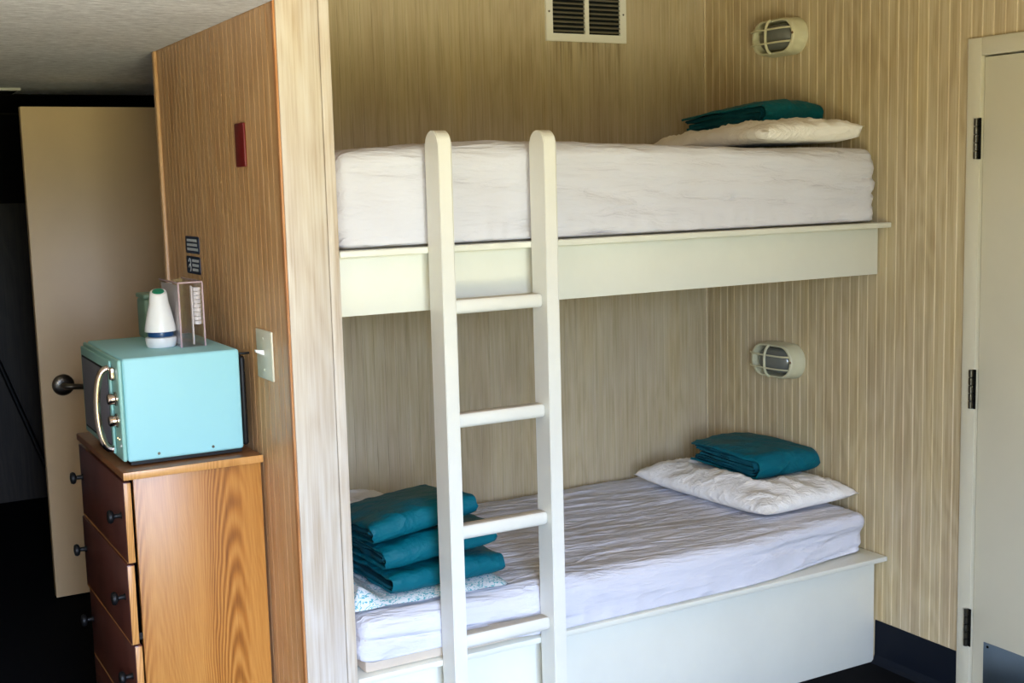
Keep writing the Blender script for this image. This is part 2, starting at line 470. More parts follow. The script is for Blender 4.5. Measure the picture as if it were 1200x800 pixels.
# other walls of the room and the dark hall behind
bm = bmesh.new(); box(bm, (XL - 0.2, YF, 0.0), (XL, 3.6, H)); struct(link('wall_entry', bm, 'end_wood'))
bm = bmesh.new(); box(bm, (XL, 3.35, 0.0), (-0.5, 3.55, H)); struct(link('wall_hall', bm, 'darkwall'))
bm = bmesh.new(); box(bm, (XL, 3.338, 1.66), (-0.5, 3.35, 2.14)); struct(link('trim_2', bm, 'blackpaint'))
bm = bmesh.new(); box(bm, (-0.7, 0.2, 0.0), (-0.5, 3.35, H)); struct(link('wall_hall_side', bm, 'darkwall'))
bm = bmesh.new()
w = WIN
box(bm, (XL - 0.2, YF - 0.2, 0.0), (w['x0'], YF, H)); box(bm, (w['x1'], YF - 0.2, 0.0), (0.2, YF, H))
box(bm, (w['x0'], YF - 0.2, 0.0), (w['x1'], YF, w['z0'])); box(bm, (w['x0'], YF - 0.2, w['z1']), (w['x1'], YF, H))
struct(link('wall_front', bm, 'cream'))
win = struct(empty('window_1', (0, 0, 0)))
bm = bmesh.new()
for a, b in (((w['x0'], w['z0']), (w['x1'], w['z0'] + 0.05)), ((w['x0'], w['z1'] - 0.05), (w['x1'], w['z1'])),
             ((w['x0'], w['z0'] + 0.05), (w['x0'] + 0.05, w['z1'] - 0.05)), ((w['x1'] - 0.05, w['z0'] + 0.05), (w['x1'], w['z1'] - 0.05)),
             (((w['x0'] + w['x1']) / 2 - 0.025, w['z0'] + 0.05), ((w['x0'] + w['x1']) / 2 + 0.025, w['z1'] - 0.05))):
    box(bm, (a[0], YF - 0.12, a[1]), (b[0], YF - 0.06, b[1]))
link('window_frame', bm, 'cream', win)
# navy rubber base on the right wall
bm = bmesh.new(); prism(bm, [(0.006, 0.0), (-0.022, 0.0), (-0.010, 0.010), (-0.004, 0.028), (-0.003, 0.1526), (0.006, 0.1526)], 1, -0.931, DY0)
struct(link('baseboard_right', bm, 'basenavy'))

# ------------------------------------------------------------------ right-hand door
d1 = struct(empty('door_1', (0, -1.345, 0)))
ZT = 2.040
bbox('door_leaf', (-0.001, -0.930, 0.012), (0.043, -0.0025, ZT - 0.004), 'doorpaint', d1, 0.001)
def frame_piece(name, y0, y1, z0, z1): return bbox(name, (-0.013, y0, z0), (0.10, y1, z1), 'frame', d1, 0.002)
frame_piece('frame_jamb', 0.0015, 0.052, 0.0, ZT + 0.055)
frame_piece('frame_jamb', -0.985, -0.933, 0.0, ZT + 0.055)
frame_piece('frame_header', -0.933, 0.0015, ZT + 0.001, ZT + 0.055)
bbox('door_stop', (0.045, -0.933, 0.0), (0.10, 0.001, ZT), 'hingegap', d1)
for k in range(3):
    zt = 1.856 - 0.7708 * k
    bm = bmesh.new()
    for j in range(5):
        z0 = zt - 0.124 + j * 0.0248
        lathe(bm, [(0.0055, z0 + 0.0008), (0.0072, z0 + 0.0016), (0.0072, z0 + 0.0232), (0.0055, z0 + 0.024)], 12, Matrix.Translation((-0.0195, 0.010, 0)))
    hg = link('hinge', bm, 'bronze', d1, math.radians(40))
    bbox('hinge_leaf', (-0.0145, -0.004, zt - 0.124), (-0.0125, 0.010, zt), 'hingegap', hg)
kp = bbox('kick_plate', (-0.0035, -0.900, 0.020), (-0.001, -0.046, 0.219), 'steel', d1, 0.0008)
for yy in (-0.062, -0.45, -0.88):
    bm = bmesh.new(); lathe(bm, [(0.0045, 0), (0.004, 0.0015), (0.001, 0.002)], 10, Matrix.Translation((-0.0035, yy, 0.207)) @ Matrix.Rotation(-math.pi / 2, 4, 'Y'))
    link('screw', bm, 'hingegap', kp)

# ------------------------------------------------------------------ tan door standing open in the entry
d2 = struct(empty('door_2', (-2.352, 1.41, 0)))
bbox('door_leaf', (0.0, 0.0, 0.012), (0.90, 0.044, 2.055), 'doorpaint2', d2, 0.0015)
lv = empty('lever_handle', (0.088, 0.0, 0.914)); lv.parent = d2
Ry = Matrix.Rotation(math.pi / 2, 4, 'X')
bm = bmesh.new(); lathe(bm, [(0.045, 0.0), (0.045, 0.004), (0.038, 0.011), (0.024, 0.014), (0.019, 0.015)], 28, Ry)
link('rose', bm, 'nickel', lv, math.radians(50))
bm = bmesh.new(); tube(bm, [(0, -0.012, 0), (0, -0.045, 0), (0.008, -0.056, -0.001), (0.03, -0.058, -0.003), (0.075, -0.056, -0.008), (0.125, -0.050, -0.013)], [0.014, 0.013, 0.013, 0.0125, 0.012, 0.009], 12)
link('lever', bm, 'nickel', lv, math.radians(60))

# ------------------------------------------------------------------ bunks
YFB, YCAP = -0.9295, -0.9895
def bunk(name, label, ztop, zbot, deck_lo):
    t = thing(name, label, 'bunk', (XP1 + 0.002, 0, 0 if zbot < 0.1 else zbot))
    o = t.location.z
    L = -XP1 - 0.010
    bbox('front_panel', (0.0, YFB, zbot - o + (0.001 if zbot < 0.1 else 0)), (L, YFB + 0.019, ztop - 0.0175 - o), 'cream', t, 0.0015)
    bbox('cap_board', (0.0, YCAP, ztop - 0.017 - o), (L, YFB + 0.09, ztop - o), 'cream', t, 0.003)
    bbox('deck', (0.0, YFB + 0.021, deck_lo - o), (L, -0.009, ztop - 0.0185 - o), 'ticking', t)
    return t
bunk('upper_bunk', 'built-in upper bunk with cream front panel and projecting cap board', 1.536, 1.3614, 1.45)
bunk('lower_bunk', 'built-in lower bunk with plain white front panel reaching the floor', 0.396, 0.0, 0.34)

# ------------------------------------------------------------------ mattresses
def rounded_prism(L, path_fn, nx, end_r, disp):
    """sections in the YZ plane swept along X, rounded in at both ends, then pushed along the normals"""
    bm = bmesh.new(); rings = []
    xs = []
    for k in range(7): xs.append((end_r * (1 - math.cos(math.pi / 2 * k / 6)), 1 - math.sin(math.pi / 2 * k / 6)))
    left = [(a, b) for a, b in xs]
    mid = [(end_r + (L - 2 * end_r) * (i + 1) / nx, 0.0) for i in range(nx - 1)]
    right = [(L - a, b) for a, b in reversed(xs)]
    for x, ins in left + mid + right:
        pts = path_fn(x, ins * end_r)
        rings.append([bm.verts.new((x, p[0], p[1])) for p in pts])
    n = len(rings[0])
    for a, b in zip(rings, rings[1:]):
        for k in range(n): bm.faces.new((a[k], a[(k + 1) % n], b[(k + 1) % n], b[k]))
    bm.faces.new(rings[0]); bm.faces.new(rings[-1])
    bmesh.ops.recalc_face_normals(bm, faces=bm.faces)
    bm.normal_update()
    nr = {v: v.normal.copy() for v in bm.verts}
    for v in bm.verts:
        v.co += nr[v] * disp(v.co, nr[v])
    return bm

def section(y0, y1, z0, z1, r, step=0.011):
    """rounded rectangle in YZ, dense, same count for same arguments"""
    pts = []
    q = min(r, 0.010)
    cs = [(y0 + q, z0 + q), (y0 + r, z1 - r), (y1 - r, z1 - r), (y1 - q, z0 + q)]
    def arc(c, a0, r=r):
        return [(c[0] + r * math.cos(math.radians(a0 - 90 * k / 5)), c[1] + r * math.sin(math.radians(a0 - 90 * k / 5))) for k in range(6)]
    arcs = [arc(cs[0], 270, q), arc(cs[1], 180), arc(cs[2], 90), arc(cs[3], 0, q)]
    for i in range(4):
        a = arcs[i]; b = arcs[(i + 1) % 4]
        pts += a
        p, q = a[-1], b[0]
        pts += [(p[0] + (q[0] - p[0]) * k / NS[i], p[1] + (q[1] - p[1]) * k / NS[i]) for k in range(1, NS[i])]
    return pts
NS = [14, 70, 14, 6]

def mattress(name, label, loc, L, D, Hh, r, wr_top, wr_front, seed, top_fn=None, front_fn=None, core_drop=0.0, core_in=0.02, core_len=None, hem_fn=None):
    t = thing(name, label, 'mattress', loc)
    bbox('mattress_core', (0.02, core_in, 0.0), ((core_len or L) - 0.02, D - 0.02, Hh * 0.8), 'ticking', t, 0.012)
    def path(x, ins):
        z0 = core_drop + (hem_fn(x) if hem_fn else 0.0)
        rr = max(0.006, r - ins * 0.2)
        pts = section(ins, D - ins, z0 + ins * 0.4, Hh - ins, rr)
        if front_fn or top_fn:
            out = []
            for y, z in pts:
                k = 1 - y / D
                if front_fn: y += front_fn(x, z) * max(0, k) ** 3
                if top_fn: z += top_fn(x, y) * sstep(0.2 * Hh, Hh, z)
                out.append((y, z))
            pts = out
        return pts
    def disp(p, n):
        x, y, z = p
        up = max(0.0, n.z)
        # long creases running mostly along the bed, slightly diagonal
        a = nz(x * 2.0 + seed, y * 13 + x * 2.4, z * 9 + seed)
        b = nz(x * 4.5, y * 27 - x * 5.0 + seed, z * 22)
        c = nz(x * 1.1 + seed, y * 5 + x, z * 4)
        cr = (1 - abs(a)) ** 3 * 0.55 + (1 - abs(b)) ** 4 * 0.25 + c * 0.5 - 0.4
        amp = wr_top * up + wr_front * (1 - up)
        if n.z < -0.5: amp = 0.0
        # gathers near the lower hem and near the ends
        g = nz(x * 38, z * 6, seed) * 0.004 * (1 - sstep(0.02, 0.09, z - core_drop)) * (1 if n.z > -0.5 else 0)
        e = nz(z * 34 + y * 16, seed, 0) * 0.006 * (1 - sstep(0.0, 0.10, min(x, L - x))) * (1 - up)
        # a few long drawn folds along the upright faces
        lf = nz(x * 0.9 + seed, z * 15 + x * 0.8, seed * 2) 
        fold = -0.012 * max(0.0, 1 - abs(lf) * 5) ** 2 * (1 - up) * (1 if n.z > -0.5 else 0) * (wr_front / 0.013)
        return cr * amp + g + e + fold
    bm = rounded_prism(L, path, 170, 0.045, disp)
    link('fitted_sheet', bm, 'sheet', t, math.radians(75))
    return t

mattress('upper_mattress', 'mattress in white fitted sheet on the upper bunk', (-1.948, -0.955, 1.5375), 1.918, 0.940, 0.262, 0.048, 0.010, 0.013, 3.1,
         top_fn=lambda x, y: 0.012 * math.sin(x * 3.0) - 0.012 * sstep(1.6, 1.92, x) - 0.01 * (1 - sstep(0.0, 0.35, x)), core_drop=0.004)
mattress('lower_mattress', 'mattress in rumpled white fitted sheet on the lower bunk', (-1.948, -0.983, 0.3975), 1.915, 0.965, 0.155, 0.045, 0.014, 0.013, 9.7,
         front_fn=lambda x, z: 0.075 * sstep(1.30, 1.90, x) * (1.0 - 0.5 * z / 0.15), top_fn=lambda x, y: -0.008 * sstep(0.2, 1.2, x), core_drop=0.001, core_in=0.012, core_len=1.2, hem_fn=lambda x: 0.030 * (1 - sstep(0.22, 0.62, x)))

# ------------------------------------------------------------------ pillows
def pillow(name, label, loc, rz, sx, sy, hz, seed, wr=0.010, flare=0.05, tilt=(0, 0), group=None, dent=None):
    bm = bmesh.new(); N = 46; top = {}; bot = {}
    for i in range(N + 1):
        for j in range(N + 1):
            u = -1 + 2 * i / N; v = -1 + 2 * j / N
            px = u * sx / 2 * (1 - flare * (1 - v * v) * abs(u) ** 3)
            py = v * sy / 2 * (1 - flare * (1 - u * u) * abs(v) ** 3)
            q = max(0.0, (1 - u ** 4)) ** 0.55 * max(0.0, (1 - v ** 4)) ** 0.55
            c1 = (1 - abs(nz(px * 9 + seed, py * 9 + px * 6, seed))) ** 3
            c2 = (1 - abs(nz(px * 20 - py * 14, py * 17 + seed, 4.0))) ** 3
            c3 = nz(px * 4, py * 4, seed)
            edge = 0.35 + 0.65 * q
            zt = 0.30 * hz + hz * 0.70 * q + wr * edge * (c1 * 1.2 + c2 * 0.5 + c3 * 1.2 - 0.9)
            zb = 0.30 * hz - hz * 0.30 * min(1, q * 1.6)
            bnd = i in (0, N) or j in (0, N)
            if dent:      # pressed down under the blanket that lies on it
                wx, wy = loc[0] + px, loc[1] + py
                dd = max(dent[0] - wx, wx - dent[1], dent[2] - wy, wy - dent[3], 0.0)
                zt = min(zt, dent[4] - loc[2] + 0.35 * dd + 9 * dd * dd) if dd < 0.2 else zt
            zt += (px * tilt[0] + py * tilt[1]); zb += (px * tilt[0] + py * tilt[1]) * (0.0 if not bnd else 1.0)
            if bnd:
                zt += 0.008 * nz(px * 12, py * 12, seed + 3)
                top[i, j] = bot[i, j] = bm.verts.new((px, py, max(0.004, zt)))
            else:
                top[i, j] = bm.verts.new((px, py, max(zt, 0.008))); bot[i, j] = bm.verts.new((px, py, max(0.0, min(zb, zt - 0.004))))
    for i in range(N):
        for j in range(N):
            bm.faces.new((top[i, j], top[i + 1, j], top[i + 1, j + 1], top[i, j + 1]))
            bm.faces.new((bot[i, j + 1], bot[i + 1, j + 1], bot[i + 1, j], bot[i, j]))
    o = link(name, bm, 'case', None, math.radians(80))
    o.location = loc; o.rotation_euler = (0, 0, rz)
    return tag(o, label, 'pillow', group)

pillow('pillow', 'crumpled white pillow at the head of the lower bunk, under a teal blanket', (-0.238, -0.500, 0.558), math.radians(3), 0.44, 0.72, 0.092, 1.7, 0.015, dent=(-0.300, 0.02, -0.660, -0.28, 0.629))
pillow('pillow', 'off-white pillow at the head of the upper bunk, under a dark teal blanket', (-0.242, -0.520, 1.804), math.radians(-3), 0.42, 0.76, 0.070, 5.3, 0.014, 0.05, (0.05, -0.055), dent=(-0.275, 0.02, -0.670, -0.20, 1.847))
pillow('pillow', 'white pillow corner peeking out behind the stacked teal blankets', (-1.700, -0.205, 0.562), math.radians(3), 0.46, 0.36, 0.130, 8.1, 0.010)

# ------------------------------------------------------------------ folded blankets
def u_ribbon(bm, L, y_front, y_back, zc, half, th, seed, x0=0.0, wob=0.004, droop=0.0, puff=0.0, x_in=0.0, taper=0.0, sag=0.0):
    """fabric folded round a front edge: a U in YZ, swept along X"""
    NX, NF, NA = 34, 16, 10
    def prof(h):
        pts = []
        for k in range(NF): pts.append((y_back + (y_front + h - y_back) * k / NF, h))
        for k in range(NA + 1):
            a = math.pi / 2 + math.pi * k / NA
            pts.append((y_front + h + h * math.cos(a), h * math.sin(a)))
        for k in range(1, NF + 1): pts.append((y_front + h + (y_back - y_front - h) * k / NF, -h))
        return pts
    po, pi_ = prof(half), prof(max(half - th, 0.0015))
    loop = po + pi_[::-1]; n = len(loop); rings = []
    for i in range(NX + 1):
        x = x0 + x_in + (L - 2 * x_in) * i / NX; t = i / NX
        ring = []
        for k, (y, z) in enumerate(loop):
            yy, zz = y, z
            out = k < len(po)
            fy = max(0.0, min(1.0, (y - y_front) / (y_back - y_front)))
            s = (1 + puff * math.sin(math.pi * t) ** 0.8 * math.sin(math.pi * (0.12 + 0.80 * fy)) * (1 if z > 0 else 0.3)) * (1 - 0.14 * abs(2 * t - 1) ** 7) * (1 - (taper * fy if z > 0 else 0.0))
            zz *= s
            w = nz(x * 7 + seed, y * 7, zz * 9) * wob * 1.8 + (1 - abs(nz(x * 13 + seed, y * 10 + x * 9, seed))) ** 3 * wob * 1.4
            zz += w if z > 0 else w * 0.25
            yy += nz(x * 9 + seed, seed, zz * 30) * wob * 1.3 * (1 - sstep(y_front, y_front + 0.12, y))
            xx = x + (nz(y * 14, z * 60, seed + i * 0.0) * 0.010 * (1 if i in (0, 1) else -0.6 if i in (NX, NX - 1) else 0))
            zz += -droop * (2 * t - 1) ** 2 * (1 if z > 0 else 0.2)
            zz -= sag * fy ** 1.3
            ring.append(bm.verts.new((xx, yy, zc + zz)))
        rings.append(ring)
    for a, b in zip(rings, rings[1:]):
        for k in range(n): bm.faces.new((a[k], a[(k + 1) % n], b[(k + 1) % n], b[k]))
    m = len(po)
    for r in (rings[0], rings[-1]):
        for k in range(m - 1):
            bm.faces.new((r[k], r[k + 1], r[n - 2 - k], r[n - 1 - k]))

def blanket(name, label, loc, rz, L, D, Hh, seed, group=None, puff=0.12, tilt=(0.0, 0.0), taper=0.15, sag=0.0):
    t = thing(name, label, 'blanket', loc, rz, group)
    t.rotation_euler = (tilt[0], tilt[1], rz)
    th = 0.0095; half = Hh / 2 / (1 + puff * 0.4)
    bm = bmesh.new(); u_ribbon(bm, L, -D / 2, D / 2, half + 0.001, half, th, seed, -L / 2, 0.0042, 0.005, puff, 0.0, taper, sag)
    link('outer_fold', bm, 'teal', t, math.radians(70))
    h = half - th - 0.0012; k = 1
    while h > 0.008 and k < 4:
        bm = bmesh.new()
        u_ribbon(bm, L, -D / 2 + th * k * 1.3 + 0.004, D / 2 - 0.012 * k, half + 0.001, h, min(th, h * 0.85), seed + 2.3 * k, -L / 2, 0.0012, 0.004, puff, 0.006 + 0.005 * (k % 2), taper, sag)
        link('inner_fold', bm, 'teal_in', t, math.radians(70))
        h -= th + 0.0014; k += 1
    return t
GB = 'teal blankets stacked at the foot of the lower bunk'
# a printed sheet folded flat under the stack
def printed():
    bm = bmesh.new(); N, K = 44, 40; sx, sy = 0.47, 0.50
    T = {}
    for i in range(N + 1):
        for j in range(K + 1):
            x = -sx / 2 + sx * i / N; y = -sy / 2 + sy * j / K
            e = min(i, N - i, j, K - j)
            h = 0.010 * min(1, e / 2.5) ** 0.6 + 0.004 * nz(x * 16, y * 16, 2) * min(1, e / 2) + 0.046 * (1 - sstep(0.02, 0.11, x + sx / 2)) * min(1, e / 3)
            x += 0.008 * nz(y * 14, 1, 0) * (1 if e < 3 else 0.4); y += 0.012 * nz(x * 12, 5, 0) * (1 if e < 3 else 0.4)
            T[i, j] = bm.verts.new((x, y, max(0.0, h)))
    for i in range(N):
        for j in range(K): bm.faces.new((T[i, j], T[i + 1, j], T[i + 1, j + 1], T[i, j + 1]))
    b = [T[i, 0] for i in range(N + 1)] + [T[N, j] for j in range(1, K + 1)] + [T[i, K] for i in range(N - 1, -1, -1)] + [T[0, j] for j in range(K - 1, 0, -1)]
    bm.faces.new(b)
    o = link('folded_sheet', bm, 'print', None, math.radians(80)); o.location = (-1.690, -0.690, 0.561); o.rotation_euler = (0, 0, math.radians(-3))
    tag(o, 'white sheet with aqua print lying folded under the teal blanket stack', 'sheet')
printed()
blanket('folded_blanket', 'folded teal blanket at the bottom of the stack, just above the printed sheet', (-1.640, -0.737, 0.574), math.radians(2), 0.36, 0.345, 0.062, 2.0, GB)
blanket('folded_blanket', 'folded teal blanket in the middle of the stack of three', (-1.650, -0.735, 0.653), math.radians(-1), 0.35, 0.345, 0.074, 5.5, GB, 0.10, tilt=(0.0, -0.07), taper=0.30, sag=0.010)
blanket('folded_blanket', 'folded teal blanket on top of the stack of three', (-1.695, -0.730, 0.739), math.radians(1), 0.33, 0.335, 0.068, 9.1, GB, 0.25, tilt=(0.0, -0.125), taper=0.3, sag=0.026)
blanket('folded_blanket', 'bright teal folded blanket lying on the lower bunk pillow', (-0.158, -0.475, 0.634), math.radians(1), 0.29, 0.38, 0.098, 12.4, 'teal blankets on the pillows', 0.15, tilt=(0.03, 0.0), taper=0.25)
blanket('folded_blanket', 'dark teal folded blanket lying on the upper bunk pillow', (-0.148, -0.445, 1.866), math.radians(1), 0.265, 0.46, 0.092, 15.2, 'teal blankets on the pillows', 0.15, taper=0.3, sag=0.02)

# ------------------------------------------------------------------ ladder
ld = thing('bunk_ladder', 'cream wooden ladder with four visible rungs fixed to the bunk fronts', 'ladder', (-1.530, -1.031, 0))
def stile(xc):
    bm = bmesh.new()
    hw, z1, R = 0.039, 1.838, 0.036
    pts = [(hw, 0.001), (-hw, 0.001)]
    for k in range(9):
        a = math.pi - math.pi / 2 * k / 8
        pts.append((-hw + R + R * math.cos(a), z1 - R + R * math.sin(a)))
    for k in range(9):
        a = math.pi / 2 - math.pi / 2 * k / 8
        pts.append((hw - R + R * math.cos(a), z1 - R + R * math.sin(a)))
    prism(bm, pts, 0, xc - 0.0195, xc + 0.0195, 0.0025)
    link('stile', bm, 'ladder', ld, math.radians(35))
stile(-0.158); stile(0.158)
for k in range(5):
    zr = 1.377 - 0.3065 * k
    bm = bmesh.new()
    vs = box(bm, (-0.1383, -0.022, zr - 0.0195), (0.1383, 0.024, zr + 0.0195), 0.012, 3)
    for f in bm.faces:
        if f.normal.z > 0.9: f.material_index = 1
    link('rung', bm, ['ladder', 'worn'], ld, math.radians(40))

# ------------------------------------------------------------------ bulkhead lamps
def stadium(L, Hh, n=14):
    """outline in (y,z)"""
    r = Hh / 2; s = L / 2 - r; out = []
    for k in range(n + 1):
        a = -math.pi / 2 + math.pi * k / n; out.append((s + r * math.cos(a), r * math.sin(a)))
    for k in range(n + 1):
        a = math.pi / 2 + math.pi * k / n; out.append((-s + r * math.cos(a), r * math.sin(a)))
    return out
def loft(bm, secs, cap0=False, cap1=False):
    rings = [[bm.verts.new(p) for p in s] for s in secs]; n = len(rings[0])
    for a, b in zip(rings, rings[1:]):
        for k in range(n): bm.faces.new((a[k], a[(k + 1) % n], b[(k + 1) % n], b[k]))
    if cap0: bm.faces.new(rings[0])
    if cap1: bm.faces.new(rings[-1])
def bulkhead(label, yc, zc):
    t = thing('bulkhead_lamp', label, 'lamp', (-0.0005, yc, zc), 0, 'caged bulkhead lamps on the right wall')
    L, Hh = 0.232, 0.126
    S = lambda x, k, dl=0.0: [(x, p[0], p[1]) for p in stadium(L * k + dl, Hh * k)]
    bm = bmesh.new()
    loft(bm, [S(0, 1.04), S(-0.012, 1.04), S(-0.016, 1.0), S(-0.052, 0.985), S(-0.060, 0.955), S(-0.062, 0.92), S(-0.060, 0.86), S(-0.050, 0.83), S(-0.018, 0.80)], True, True)
    link('housing', bm, 'lampenamel', t, math.radians(50))
    bm = bmesh.new()
    secs = []
    for k in range(7):
        a = math.pi / 2 * k / 6; secs.append(S(-0.020 - 0.052 * math.sin(a), 0.78 * max(0.12, math.cos(a)) ** 0.6))
    loft(bm, secs, True, True)
    link('glass_dome', bm, 'lampglass', t, math.radians(60))
    # guard: two lengthwise bars and one cross hoop
    def dome(y, z):
        q = max(0.0, 1 - (abs(y) / (L * 0.47)) ** 2.6 - 0.0); q2 = max(0.0, 1 - (abs(z) / (Hh * 0.47)) ** 2.6)
        return -0.058 - 0.030 * min(q, q2) ** 0.5
    for z in (-0.024, 0.024):
        bm = bmesh.new()
        ys = [(-0.104 + 0.208 * k / 18) for k in range(19)]
        tube(bm, [(dome(y, z), y, z) for y in ys], 0.0033, 8)
        link('guard_bar', bm, 'lampenamel', t, math.radians(60))
    bm = bmesh.new()
    zs = [(-0.058 + 0.116 * k / 14) for k in range(15)]
    tube(bm, [(dome(0.005, z), 0.005, z) for z in zs], 0.005, 8)
    link('guard_hoop', bm, 'lampenamel', t, math.radians(60))
    bm = bmesh.new(); lathe(bm, [(0.005, 0), (0.005, 0.003), (0.002, 0.004)], 10, Matrix.Translation((-0.061, -0.107, 0.004)) @ Matrix.Rotation(-math.pi / 2, 4, 'Y'))
    link('screw', bm, 'chrome', t)
    return t
bulkhead('putty-coloured caged oval wall lamp above the upper bunk pillow', -0.462, 2.193)
bulkhead('putty-coloured caged oval wall lamp above the lower bunk pillow', -0.455, 1.018)

# ------------------------------------------------------------------ air vent
v = thing('air_vent', 'white louvred air return grille high on the bunk back wall', 'vent', (-0.557, -0.0005, 2.209))
W2, HV = 0.176, 0.36
bm = bmesh.new()
for lo, hi in (((-W2, -0.010, 0), (W2, 0, 0.028)), ((-W2, -0.010, HV - 0.028), (W2, 0, HV)), ((-W2, -0.010, 0.028), (-W2 + 0.028, 0, HV - 0.028)),
               ((W2 - 0.028, -0.010, 0.028), (W2, 0, HV - 0.028)), ((-0.009, -0.010, 0.028), (0.009, 0, HV - 0.028))):
    box(bm, lo, hi)
link('vent_frame', bm, 'ventwhite', v)
bbox('backing', (-W2 + 0.027, -0.0012, 0.027), (W2 - 0.027, -0.0002, HV - 0.027), 'ventdark', v)
src = None
for k in range(18):
    for sx in (-1, 1):
        xa, xb = (-W2 + 0.028, -0.009) if sx < 0 else (0.009, W2 - 0.028)
        z = 0.030 + k * 0.0165
        if src is None:
            bm = bmesh.new(); hw = (xb - xa) / 2
            prism(bm, [(-0.0125, 0.0), (-0.0115, 0.0), (-0.002, 0.0085), (-0.003, 0.0085), (-0.0125, 0.0012)], 0, -hw, hw)
            src = link('slat', bm, 'ventslat', v); o = src
        else:
            o = src.copy(); COL.objects.link(o); o.parent = v
        o.location = ((xa + xb) / 2, 0.002, z + 0.004)
for sx in (-1, 1):
    bm = bmesh.new(); lathe(bm, [(0.004, 0), (0.0035, 0.0015)], 10, Matrix.Translation((sx * (W2 - 0.013), -0.010, 0.105)) @ Matrix.Rotation(math.pi / 2, 4, 'X'))
    link('screw', bm, 'nickel', v)

# ------------------------------------------------------------------ plates and signs on the partition (facing -X)
sw = thing('light_switch', 'ivory toggle light switch plate on the wood partition above the dresser', 'switch', (XP0 - 0.0005, -0.798, 1.264))
bbox('switch_plate', (-0.006, -0.064, -0.066), (0.0, 0.064, 0.066), 'ivoryplastic', sw, 0.004, 3)
bm = bmesh.new(); prism(bm, [(0, -0.006), (-0.022, 0.004), (-0.024, 0.011), (0, 0.008)], 1, -0.006, 0.006, 0.0015)
tg = link('toggle', bm, 'whiteplastic', sw, math.radians(40)); tg.location = (-0.0055, 0.004, 0.004)
for zz in (-0.042, 0.042):
    bm = bmesh.new(); lathe(bm, [(0.004, 0), (0.003, 0.0014)], 10, Matrix.Translation((-0.006, 0.004, zz)) @ Matrix.Rotation(-math.pi / 2, 4, 'Y'))
    link('screw', bm, 'ivoryplastic', sw)
rs = bbox('red_plaque', (-0.007, -0.040, -0.058), (0.0, 0.040, 0.058), 'redsign', None, 0.003)
rs.location = (XP0 - 0.0005, -0.682, 1.818); tag(rs, 'small dark red rectangular plaque high on the wood partition', 'plaque')
def blue_sign(label, z0, z1, symbol):
    t = thing('blue_sign', label, 'sign', (XP0 - 0.0003, -0.130, (z0 + z1) / 2), 0, 'small navy notices on the partition')
    hh = (z1 - z0) / 2; W = 0.076
    bm = bmesh.new()
    r = 0.008; pts = []
    for cx, cz, a0 in ((W - r, hh - r, 0), (-W + r, hh - r, 90), (-W + r, -hh + r, 180), (W - r, -hh + r, 270)):
        for k in range(5):
            a = math.radians(a0 + 22.5 * k); pts.append((cx + r * math.cos(a), cz + r * math.sin(a)))
    prism(bm, pts, 0, -0.0022, 0.0)
    link('sign_plate', bm, 'bluesign', t)
    bm = bmesh.new(); random.seed(int(z0 * 1000))
    y_l = 0.058 if not symbol else 0.008
    for row in range(3):
        zz = hh * 0.52 - row * hh * 0.52; y = y_l
        while y > -0.056:
            wv = random.uniform(0.006, 0.011)
            box(bm, (-0.0027, y - wv, zz - 0.0042), (-0.0022, y, zz + 0.0042)); y -= wv + 0.003
    if symbol:
        for cz, rr in ((0.009, 0.011), (-0.009, 0.011)):
            tube(bm, [(-0.0025, 0.036 + rr * math.cos(a), cz + rr * math.sin(a)) for a in [2 * math.pi * k / 16 for k in range(13)]], 0.0014, 6)
    o = link('lettering', bm, 'signwhite', t); o['kind'] = 'stuff'
blue_sign('navy notice with three lines of pale lettering, above the notice with a symbol', 1.508, 1.561, False)
blue_sign('navy notice with a pale symbol beside the lettering, just above the acrylic box', 1.445, 1.499, True)

# ------------------------------------------------------------------ dresser
dr = thing('dresser', 'golden oak chest of drawers with reddish fronts and black knobs against the partition', 'dresser', (-2.286, -0.425, 0))
bx0, bx1, by0, by1 = -0.166, 0.176, -0.304, 0.304
bbox('side_panel', (bx0, by0, 0.0), (bx1, by0 + 0.018, 0.964), 'oak', dr, 0.001)
bbox('side_panel', (bx0, by1 - 0.018, 0.0), (bx1, by1, 0.964), 'oak', dr, 0.001)
bbox('back_panel', (bx1 - 0.008, by0 + 0.018, 0.06), (bx1, by1 - 0.018, 0.964), 'oak', dr)
bbox('carcass', (bx0 + 0.01, by0 + 0.0185, 0.07), (bx1 - 0.0085, by1 - 0.0185, 0.963), 'hingegap', dr)
tp = bbox('dresser_top', (-0.194, -0.319, 0.9642), (0.178, 0.319, 0.985), 'oaktop', dr, 0.004)
bbox('top_edge', (-0.1935, -0.3225, 0.9645), (0.178, -0.3192, 0.9847), 'band', tp, 0.001)
